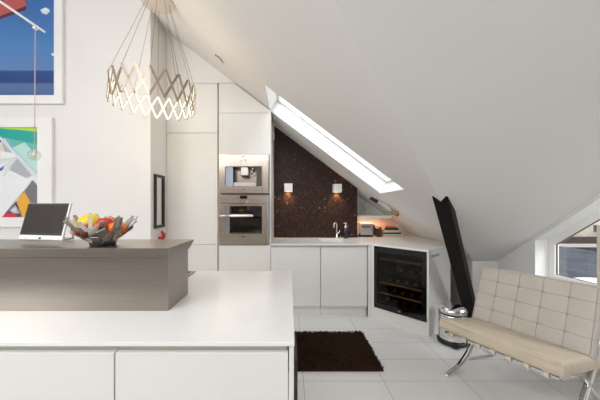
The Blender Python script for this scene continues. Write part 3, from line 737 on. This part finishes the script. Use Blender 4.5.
p1 = picture('picture', 'blue sky and sea print in a white frame, upper of the two on the wall', -46, 62.5, -14, 103.5, -38, 54.3, -6, 95.3,
        [(M['p_maroon'], [(-38, -5.5), (25.3, -5.5), (25.3, 9), (0, 18.5), (-30, 29)]), (M['p_red'], [(-38, -5.5), (23, -5.5), (25.5, 5), (0, 15), (-33, 26)]),
         (M['p_maroon'], [(-30, -5.5), (18, -5.5), (2, 0), (-30, 4)]),
         (M['p_cloud'], blob(44.5, 10.5, 5.2, 3.4, s=4)), (M['p_white'], blob(45, 9.5, 2.8, 1.8, s=8)), (M['p_cloud'], blob(52.4, 54, 1.6, 2, s=2))], M['skyprint'])
# sky gradient print uses object coordinates: bottom of print = 0
p2 = picture('picture', 'colourful geometric abstract print in a white frame, lower of the two on the wall', -48, 52, 117.5, 227, -38, 37.6, 127, 217.3,
        [(M['p_teal'], [(-37.5, 127.5), (37.4, 127.5), (37.4, 146), (3, 138), (-37.5, 146)]), (M['p_lime'], [(-10, 127.1), (37.5, 127.1), (37.5, 131.6)]),
         (M['p_teal2'], [(3, 137), (37.4, 144.5), (37.4, 178), (30, 172)]), (M['p_mint'], [(10, 148), (24, 142), (37.4, 158), (37.4, 172), (30, 172)]),
         (M['p_pale'], [(-30, 145), (-2, 140), (14, 156), (-20, 176)]), (M['p_grey'], [(1, 142.5), (5, 143), (14, 154.5), (4, 153)]), (M['p_dgrey'], [(-6, 138.5), (0, 138), (2, 141), (-4, 145)]),
         (M['p_peach'], [(-10, 146), (1, 147.5), (3.5, 154), (-8, 158)]), (M['p_pale'], [(1, 166), (15, 157), (19, 162), (7, 175)]), (M['p_blue'], [(-6, 171), (4, 165.5), (2, 169), (-4, 174)]), (M['p_purple'], [(-6, 176), (3, 172), (0, 175), (-5, 178)]),
         (M['p_grey'], [(16, 158), (31, 175.5), (24, 178), (9, 171)]), (M['p_white'], [(0, 151), (13, 153), (16, 157), (0, 159)]),
         (M['p_white'], [(-37.5, 217), (-37.5, 176), (9, 170), (32, 181), (10, 206), (2, 217)]), (M['p_pale'], [(2, 176), (15, 158), (17, 158.5), (4, 176)]),
         (M['p_cloud'], [(-3, 136.5), (0.5, 136.5), (37.4, 174.5), (37.4, 179.5), (35, 177.5)]),
         (M['p_dgrey'], [(32, 180), (37.4, 186), (37.4, 217), (30, 217), (24.5, 191)]), (M['p_orange'], [(24, 191), (30.5, 203), (25.5, 217.1), (22, 217.1), (16.5, 201)]),
         (M['p_purple'], [(2, 217), (16, 201), (21.5, 217)]), (M['p_grey'], [(9, 210.5), (15, 205), (20, 213), (14, 214)]), (M['p_cloud'], [(11, 211), (15, 207), (16, 212)]), (M['p_hotred'], [(2, 217.2), (6, 212), (10, 214), (15, 213), (17, 217.2)])], M['p_white'])
# fine hanging lamp: arm, cord, glass ball
HY = 2.62
q = lambda a, b: Vector((wx(a, HY), HY, wz(b, HY)))
pl = thing('pendant_lamp', 'glass ball lamp hung on a pink cord from a slanting white arm', 'lamp', q(34.5, 155))
o_ = q(34.5, 155)
e0 = q(44.5, 31.8) - o_; e1 = q(0, 1.5) - o_; far = e0 + (e1 - e0) * 2.3
part('arm', M['frame'], pl, lambda bm: tube(bm, [e0, far], [.010, .016], 10))
part('wall_bracket', M['frame'], pl, lambda bm: (tube(bm, [far, far + Vector((0, YL - HY - .003, 0))], .012, 10)))
part('pulley', M['chrome'], pl, lambda bm: sphere(bm, (q(35.2, 28) - o_), .022))
part('cord', M['cord'], pl, lambda bm: tube(bm, [q(35.2, 28) - o_, (0, 0, .05)], .0035, 8))
part('glass_ball', M['ball'], pl, lambda bm: sphere(bm, (0, 0, 0), .05))
part('bulb', M['warm'] if False else mat('pale bulb', (.9, .86, .78), .3), pl, lambda bm: (sphere(bm, (0, 0, -.005), .017), tube(bm, [(0, 0, .01), (0, 0, .05)], .010, 10)))

# mirror and hook on the short return wall
mi = thing('wall_mirror', 'narrow upright black framed mirror on the short return wall', 'mirror', (XL, 3.11, 1.07))
def mo_(p): return p
hy, hz_ = .112, .585
part('frame', M['black'], mi, lambda bm: holed(bm, [(-hy, 0), (hy, 0), (hy, hz_), (-hy, hz_)], [[(-hy + .03, .03), (hy - .03, .03), (hy - .03, hz_ - .03), (-hy + .03, hz_ - .03)]], lambda p: Vector((.002, *p)), lambda p: Vector((.022, *p))))
pbox('mirror_glass', M['mirror'], mi, .004, .008, -hy + .028, hy - .028, .028, hz_ - .028)
hk = thing('wall_hook', 'small red double hook on the wall under the mirror', 'hook', (XL, 3.12, .94))
part('back_plate', M['red'], hk, lambda bm: box(bm, .002, .012, -.025, .045, -.02, .03, .004))
part('prong', M['red'], hk, lambda bm: tube(bm, smoothpath([(.01, -.01, 0), (.04, -.015, .005), (.05, -.02, .05), (.045, -.025, .10)], 5), [.012] * 11 + [.014, .016, .016, .012, .008], 10))
part('prong', M['red'], hk, lambda bm: tube(bm, smoothpath([(.01, .03, 0), (.035, .035, .0), (.045, .04, .03), (.045, .045, .07)], 5), .009, 10))
# thin wire in the ceiling
hp = lambda a, b, Y: Vector((wx(a, Y), Y, wz(b, Y)))
def wire_pts():
    out = []
    for a, b in ((215.3, 55.2), (218.5, 57.2), (221, 59.8), (223, 63)):
        k = ((207 - b) + .751 * (a - 290)) / 280; Y = .9775 / k; Y -= .03; out.append(hp(a, b, Y))
    return out
wp = wire_pts(); wr0 = Vector(wp[0])
cw = part('ceiling_hook', M['wire'], None, lambda bm: (tube(bm, smoothpath([tuple(v - wr0) for v in wp], 4), .004, 8), tube(bm, [(0, 0, 0), (.02, 0, .06)], .004, 8))); cw.location = wr0
tag(cw, 'thin curved dark wire hook on the sloped ceiling above the tall cabinets', 'hook')

# ------------------------------------------------------------------ chandelier
LY = 2.35; LR = .325; LX = wx(154, LY)
ch = thing('chandelier', 'round chandelier of crossed metal strips with warm light inside', 'chandelier', (LX, LY, 2.235))
NS = 20; hhf = .105
tilt = Matrix.Rotation(R(2.5), 4, 'Y')
mkb = [0]
def rp_(i, r, z):
    a = 2 * PI * i / NS + .05; return tilt @ Vector((r * math.cos(a), r * math.sin(a), z))
for i in range(NS):
    for sgn, rr in ((1, LR + .005), (-1, LR - .005)):
        p = rp_(i, rr, hhf); q_ = rp_(i + sgn, rr, -hhf); n = rp_(i + sgn * .5, 1, 0)
        n = Vector((n.x, n.y, 0)).normalized()
        mid_side = n
        bm = bmesh.new(); d = (q_ - p).normalized(); s = d.cross(n).normalized()
        bar(bm, p, q_, .018, .005, s)
        sl = obj('strip', bm, M['bronze'], ch)
        bm = bmesh.new(); bar(bm, p - n * .0045 + d * .006, q_ - n * .0045 - d * .006, .008, .0025, s)
        obj('light_strip', bm, M['ledw'], sl)
can = rp_
cc = Vector((wx(158, LY) - LX, 0, 3.0 - 2.235))
part('canopy', mat('pale satin canopy', (.72, .66, .60), .3, .3), ch, lambda bm: (lathe(bm, [(.128, 3.0 - 2.235), (.13, 3.004 - 2.235), (.13, 3.02 - 2.235), (.05, 3.03 - 2.235), (.05, 3.125 - 2.235)], 36, cc.x, 0)))
for k in range(10):
    i = k * 2; a = 2 * PI * i / NS + .05
    part('suspension_wire', M['wire'], ch, lambda bm: tube(bm, [rp_(i, LR, hhf), (cc.x + .09 * math.cos(a), .09 * math.sin(a), cc.z)], .0014, 6))
l = bpy.data.lights.new('chandelier_glow', 'POINT'); l.energy = 9; l.color = (1, .78, .5); l.shadow_soft_size = .25
lo = bpy.data.objects.new('chandelier_glow', l); C.objects.link(lo); lo.parent = ch; lo.location = (0, 0, -.05)

# ------------------------------------------------------------------ rug
def rug(bm):
    x0, x1, y0, y1 = -.34, .74, 2.21, 2.875
    box(bm, x0, x1, y0, y1, .001, .012)
    q = random.Random(5)
    for k in range(15000):
        x = q.uniform(x0, x1); y = q.uniform(y0, y1); a = q.uniform(0, 2 * PI); l = q.uniform(.012, .022); w = .0035
        e = Vector((math.cos(a), math.sin(a), 0)); s = Vector((-e.y, e.x, 0)) * w; b = Vector((x, y, .011))
        vs = [bm.verts.new(v) for v in (b - s, b + s, b + e * l * .5 + s * .8 + Vector((0, 0, l)), b + e * l * .5 - s * .8 + Vector((0, 0, l)))]
        bm.faces.new(vs)
rg = bmesh.new(); rug(rg)
rg = obj('rug', rg, mat('dark chocolate shag', (.055, .028, .018), .95, var=.45, scale=60, spec=.1), None, fix=False)
tag(rg, 'dark chocolate brown shaggy rug on the white tiled floor', 'rug')

# ------------------------------------------------------------------ tufted lounge chair
ca = math.atan2(-.886, .463)
lc = thing('lounge_chair', 'cream tufted leather lounge chair on a crossed chrome frame by the window', 'chair', (1.3275 - .006, 1.825 + .012, 0), ca)
def cushion(bm, w, l, t, nx, ny, depth, groove, r=.028, puff=0.):
    """quilted cushion lying in x (-w/2..w/2), y (0..l), z (0..t); groove faces get material 1"""
    def axis(a, b, n, extra):
        s = set()
        for i in range(n):
            for k in (0, .022, .06, .12, .3, .5, .7, .88, .94, .978): s.add(round(a + (b - a) * (i + k) / n, 5))
        s.add(round(b, 5))
        for e in extra: s.add(round(a + e, 5)); s.add(round(b - e, 5))
        return sorted(s)
    xs = axis(-w / 2, w / 2, nx, (.003, .009, .018)); ys = axis(0, l, ny, (.003, .009, .018))
    def height(x, y):
        d = min(x + w / 2, w / 2 - x, y, l - y)
        hgt = t
        if d < r: hgt -= r - math.sqrt(max(0, r * r - (r - d) ** 2))
        fx = ((x + w / 2) / w * nx) % 1; fy = (y / l * ny) % 1
        ex = min(fx, 1 - fx); ey = min(fy, 1 - fy)
        if x + w / 2 < w / nx * .5 or w / 2 - x < w / nx * .5: ex = max(ex, .0) if d > w / nx * .4 else max(ex, .3)
        if y < l / ny * .5 or l - y < l / ny * .5: ey = ey if d > l / ny * .4 else max(ey, .3)
        g = depth * (math.exp(-(ex / .06) ** 2) + math.exp(-(ey / .06) ** 2)) + depth * 3.5 * math.exp(-((ex ** 2 + ey ** 2) / .02))
        pf = puff * (1 - (2 * x / w) ** 4) * (1 - (2 * y / l - 1) ** 4)
        return hgt - g + pf
    top = [[bm.verts.new((x, y, height(x, y))) for y in ys] for x in xs]
    bot = [[bm.verts.new((x, y, (t - min(t, height(x, y)) if min(x + w / 2, w / 2 - x, y, l - y) < r else 0) * .5)) for y in ys] for x in xs]
    for i in range(len(xs) - 1):
        for j in range(len(ys) - 1):
            f = bm.faces.new((top[i][j], top[i + 1][j], top[i + 1][j + 1], top[i][j + 1])); f.smooth = True
            mx_, my_ = (xs[i] + xs[i + 1]) / 2, (ys[j] + ys[j + 1]) / 2
            fx = ((mx_ + w / 2) / w * nx); fy = my_ / l * ny
            ex = abs(fx - round(fx)); ey = abs(fy - round(fy))
            if groove and ((ex < .02 and 0 < round(fx) < nx) or (ey < .02 and 0 < round(fy) < ny)): f.material_index = 1
            f = bm.faces.new((bot[i][j], bot[i][j + 1], bot[i + 1][j + 1], bot[i + 1][j])); f.smooth = True
    for i in range(len(xs) - 1):
        bm.faces.new((top[i][0], bot[i][0], bot[i + 1][0], top[i + 1][0])).smooth = True; bm.faces.new((top[i][-1], top[i + 1][-1], bot[i + 1][-1], bot[i][-1])).smooth = True
    for j in range(len(ys) - 1):
        bm.faces.new((top[0][j], top[0][j + 1], bot[0][j + 1], bot[0][j])).smooth = True; bm.faces.new((top[-1][j], bot[-1][j], bot[-1][j + 1], top[-1][j + 1])).smooth = True
    return height
SW = .72
sa = math.atan2(-.07, .40)
ST = .085
SM = Matrix.Translation((0, .0, .452)) @ Matrix.Rotation(sa, 4, 'X') @ Matrix.Translation((0, 0, -ST))
bm = bmesh.new(); cushion(bm, SW, .54, ST, 5, 4, .0012, False, r=.03, puff=.008)
bmesh.ops.transform(bm, matrix=SM, verts=bm.verts); sc_ = obj('seat_cushion', bm, [M['leathers'], M['seam']], lc)
bm = bmesh.new()
hs = .022
for yy in (0.0,):
    for zz in (.02, ST - .022):
        tube(bm, [(-SW / 2 + .025, -.001, zz), (SW / 2 - .025, -.001, zz)], .0028, 8)
bmesh.ops.transform(bm, matrix=SM, verts=bm.verts); obj('piping', bm, M['leathers'], sc_)
ba = math.atan2(.415, .15)
BT = .085
BM = Matrix.Translation((0, .400, .372)) @ Matrix.Rotation(ba, 4, 'X') @ Matrix.Translation((0, 0, -BT))
bm = bmesh.new(); hfun = cushion(bm, SW, .455, BT, 5, 4, .0017, True, r=.022, puff=.004)
bmesh.ops.transform(bm, matrix=BM, verts=bm.verts); bc = obj('back_cushion', bm, [M['leather'], M['seam']], lc)
for i in range(1, 5):
    for j in range(1, 4):
        bm = bmesh.new(); x = -SW / 2 + SW * i / 5; y = .455 * j / 4
        sphere(bm, (x, y, hfun(x, y) + .002), .009, (1, 1, .5), 12, 8); bmesh.ops.transform(bm, matrix=BM, verts=bm.verts); obj('button', bm, M['seam'], bc)
bm = bmesh.new(); e_ = .016; zc = BT - .002
tube(bm, [(-SW / 2 + e_, e_ + .01, zc), (-SW / 2 + e_, .455 - e_ - .01, zc), (-SW / 2 + e_ + .01, .455 - e_, zc), (SW / 2 - e_ - .01, .455 - e_, zc), (SW / 2 - e_, .455 - e_ - .01, zc), (SW / 2 - e_, e_ + .01, zc), (SW / 2 - e_ - .01, e_, zc), (-SW / 2 + e_ + .01, e_, zc), (-SW / 2 + e_, e_ + .01, zc)], .0032, 8)
bmesh.ops.transform(bm, matrix=BM, verts=bm.verts); obj('piping', bm, M['seam'], bc)
for side in (-1, 1):
    lx = side * (SW / 2 - .025)
    long = smoothpath([(.70, .76), (.655, .60), (.575, .40), (.47, .255), (.364, .154), (.309, .101), (.189, .034), (.03, .006)], 6)
    part('frame_leg', M['chrome'], lc, lambda bm: band(bm, long, .036, .014, lx))
    sc2 = smoothpath([(.03, .354), (.12, .340), (.25, .305), (.36, .25), (.47, .15), (.60, .05), (.70, .006)], 6)
    part('frame_leg', M['chrome'], lc, lambda bm: band(bm, sc2, .036, .014, lx))
pbox('front_rail', M['chrome'], lc, -SW / 2 + .03, SW / 2 - .03, .012, .028, .340, .354)
pbox('rear_rail', M['chrome'], lc, -SW / 2 + .03, SW / 2 - .03, .686, .70, .70, .735)
pbox('middle_rail', M['chrome'], lc, -SW / 2 + .03, SW / 2 - .03, .44, .456, .208, .235)
for k in range(7):
    x = -SW / 2 + .085 + k * (SW - .17) / 6
    st_ = smoothpath([(.005, .332), (.004, .358), (.05, .359), (.25, .322), (.46, .284)], 4)
    part('seat_strap', M['strap'], lc, lambda bm: band(bm, st_, .036, .004, x))
    if k % 2 == 0:
        bs = smoothpath([(.52, .33), (.60, .5), (.695, .742), (.706, .738)], 4)
        part('back_strap', M['strap'], lc, lambda bm: band(bm, bs, .036, .004, x))
# ------------------------------------------------------------------ pedal bin
pb = thing('pedal_bin', 'small round chrome pedal bin behind the lounge chair', 'bin', (1.565, 2.70, 0), R(-20))
part('base_ring', M['black'], pb, lambda bm: lathe(bm, [(.126, 0), (.132, .004), (.132, .03), (.122, .036)], 40))
part('body', M['chrome'], pb, lambda bm: lathe(bm, [(.118, .036), (.119, .05), (.119, .265), (.121, .28)], 40))
part('rim', M['black'], pb, lambda bm: lathe(bm, [(.122, .28), (.124, .287), (.122, .293)], 40))
part('lid', M['chrome'], pb, lambda bm: lathe(bm, [(.124, .293), (.125, .31), (.118, .33), (.095, .35), (.06, .361), (.0, .365)], 40))
part('pedal', M['black'], pb, lambda bm: box(bm, -.03, .03, -.165, -.11, .008, .018, .004))
part('hinge', M['black'], pb, lambda bm: box(bm, -.03, .03, .112, .135, .255, .315, .006))

# louvred screen at the right edge
ls = thing('louvred_screen', 'cream slatted screen at the right edge of the photo, beside the window', 'screen', (2.41, 2.185, 0))
for y in (0, -.42): pbox('post', M['cream'], ls, -.018, .018, y - .03, y, 0, 1.16, bev=.003)
for z in (.06, 1.11): pbox('rail', M['cream'], ls, -.014, .014, -.42, -.03, z, z + .05)
for k in range(24):
    bm = bmesh.new(); box(bm, -.019, .019, -.42, -.03, -.0035, .0035)
    bmesh.ops.rotate(bm, cent=(0, 0, 0), matrix=Matrix.Rotation(R(38), 3, 'Y'), verts=bm.verts); bmesh.ops.translate(bm, vec=(0, 0, .135 + k * .0415), verts=bm.verts); obj('slat', bm, M['cream'], ls)
# pebbles on the sill
for px, Y, r, lab in ((546.5, 2.68, .022, 'small brown pebble on the window sill nearest the corner'), (553, 2.62, .026, 'brown pebble on the window sill, middle of three'), (560.5, 2.55, .024, 'brown pebble on the window sill furthest from the corner')):
    x = XW + .05 
    bm = bmesh.new(); sphere(bm, (0, 0, .013), r, (1, 1.2, .55))
    o = obj('pebble', bm, M['pebble']); o.location = (wx(px, Y), Y, WZ0 + .0185); tag(o, lab, 'pebble', 'pebbles on the window sill')

# ------------------------------------------------------------------ outside
nb = thing('neighbouring_building', 'building across the street seen through the gable window', 'building', (9, 7.0, -3))
YB = 7.0; nz = lambda py: wz(py, YB) + 3
pbox('dark_wall', M['slate'], nb, -5, 5, .5, .8, -2, nz(249))
pbox('ledge', M['ledge'], nb, -5, 5, .3, .8, nz(249), nz(246.3))
pbox('roof_band', M['tileroof'], nb, -5, 5, .5, .9, nz(246.3), nz(239.5))
pbox('facade', M['facade'], nb, -5, 5, .7, 1.2, nz(239.5), nz(205))
for k in range(8):
    x = -2.6 + k * .62
    fr = pbox('window', M['frame'], nb, x, x + .24, .66, .7, nz(235), nz(226)); pbox('pane', M['pane'], fr, x + .04, x + .20, .64, .66, nz(234.2), nz(226.8))
sn_ = bmesh.new(); sphere(sn_, (0, 0, 0), 1, (.34, .24, .075), 24, 12); sno = obj('snow_drift', sn_, M['snow']); sno.location = (3.72, 3.40, .35)
tag(sno, 'smooth white snow drift outside the gable window', 'snow')
rl = part('snowy_roof', M['slate'], None, lambda bm: box(bm, 3.0, 6.5, 3.0, 6.8, .0, .36)); tag(rl, 'dark flat roof outside the gable window below the snow', 'roof')

# ------------------------------------------------------------------ light
w = bpy.data.worlds.new('sky'); bpy.context.scene.world = w; w.use_nodes = True
nt = w.node_tree; bg = nt.nodes['Background']
tcw = nt.nodes.new('ShaderNodeTexCoord'); spw = nt.nodes.new('ShaderNodeSeparateXYZ'); rpw = nt.nodes.new('ShaderNodeValToRGB')
nt.links.new(tcw.outputs['Generated'], spw.inputs[0]); mrw = nt.nodes.new('ShaderNodeMapRange'); mrw.inputs['From Min'].default_value = -1
nt.links.new(spw.outputs['Z'], mrw.inputs['Value']); nt.links.new(mrw.outputs['Result'], rpw.inputs['Fac'])
e = rpw.color_ramp.elements; e[0].color = (.42, .41, .40, 1); e[0].position = .3; e[1].color = (1, 1.0, 1.0, 1); e[1].position = .75
x = e.new(.5); x.color = (.72, .70, .68, 1)
nt.links.new(rpw.outputs['Color'], bg.inputs['Color']); bg.inputs['Strength'].default_value = 1.5
def area(name, loc, target, sx_, sy_, en, col=(1, 1, 1)):
    l = bpy.data.lights.new(name, 'AREA'); l.shape = 'RECTANGLE'; l.size = sx_; l.size_y = sy_; l.energy = en; l.color = col
    o = bpy.data.objects.new(name, l); C.objects.link(o); o.location = loc
    o.rotation_euler = (Vector(target) - Vector(loc)).to_track_quat('-Z', 'Y').to_euler(); return o
area('room_fill', (-1.2, -.9, 3.4), (-.2, 2.2, .6), 2.6, 1.6, 88, (.985, .99, 1))  # added fill light from high behind the camera, no real fitting
area('skylight_daylight', (.0, 2.3, 3.1), (.75, 3.3, 1.5), 1.2, .8, 55, (.92, .96, 1))
area('gable_daylight', (3.4, 1.9, 1.9), (0, 2.3, 1.1), 1.2, .8, 60, (.95, .97, 1))
area('side_fill', (-4.2, -1.3, 2.5), (.2, 1.9, 1.9), 2.0, 1.3, 85, (1, .985, .975))  # added fill to brighten the ceiling slope; the side wall has no window
area('front_fill', (.8, -2.6, 1.9), (.4, 3, 1.8), 3.0, 1.8, 10, (1, .99, .98))  # added weak fill from behind the camera, no opening there

# ------------------------------------------------------------------ camera
cam = bpy.data.cameras.new('camera'); co = bpy.data.objects.new('camera', cam); C.objects.link(co)
co.location = (0, 0, EYE); co.rotation_euler = (PI / 2, 0, 0)
cam.sensor_width = 36; cam.lens = 36 * F / 600; cam.shift_x = (300 - VX) / 600; cam.shift_y = (VY - 200) / 600
cam.clip_start = .02
sc = bpy.context.scene; sc.camera = co
sc.view_settings.view_transform = 'Standard'; sc.view_settings.look = 'None'; sc.view_settings.exposure = -0.04
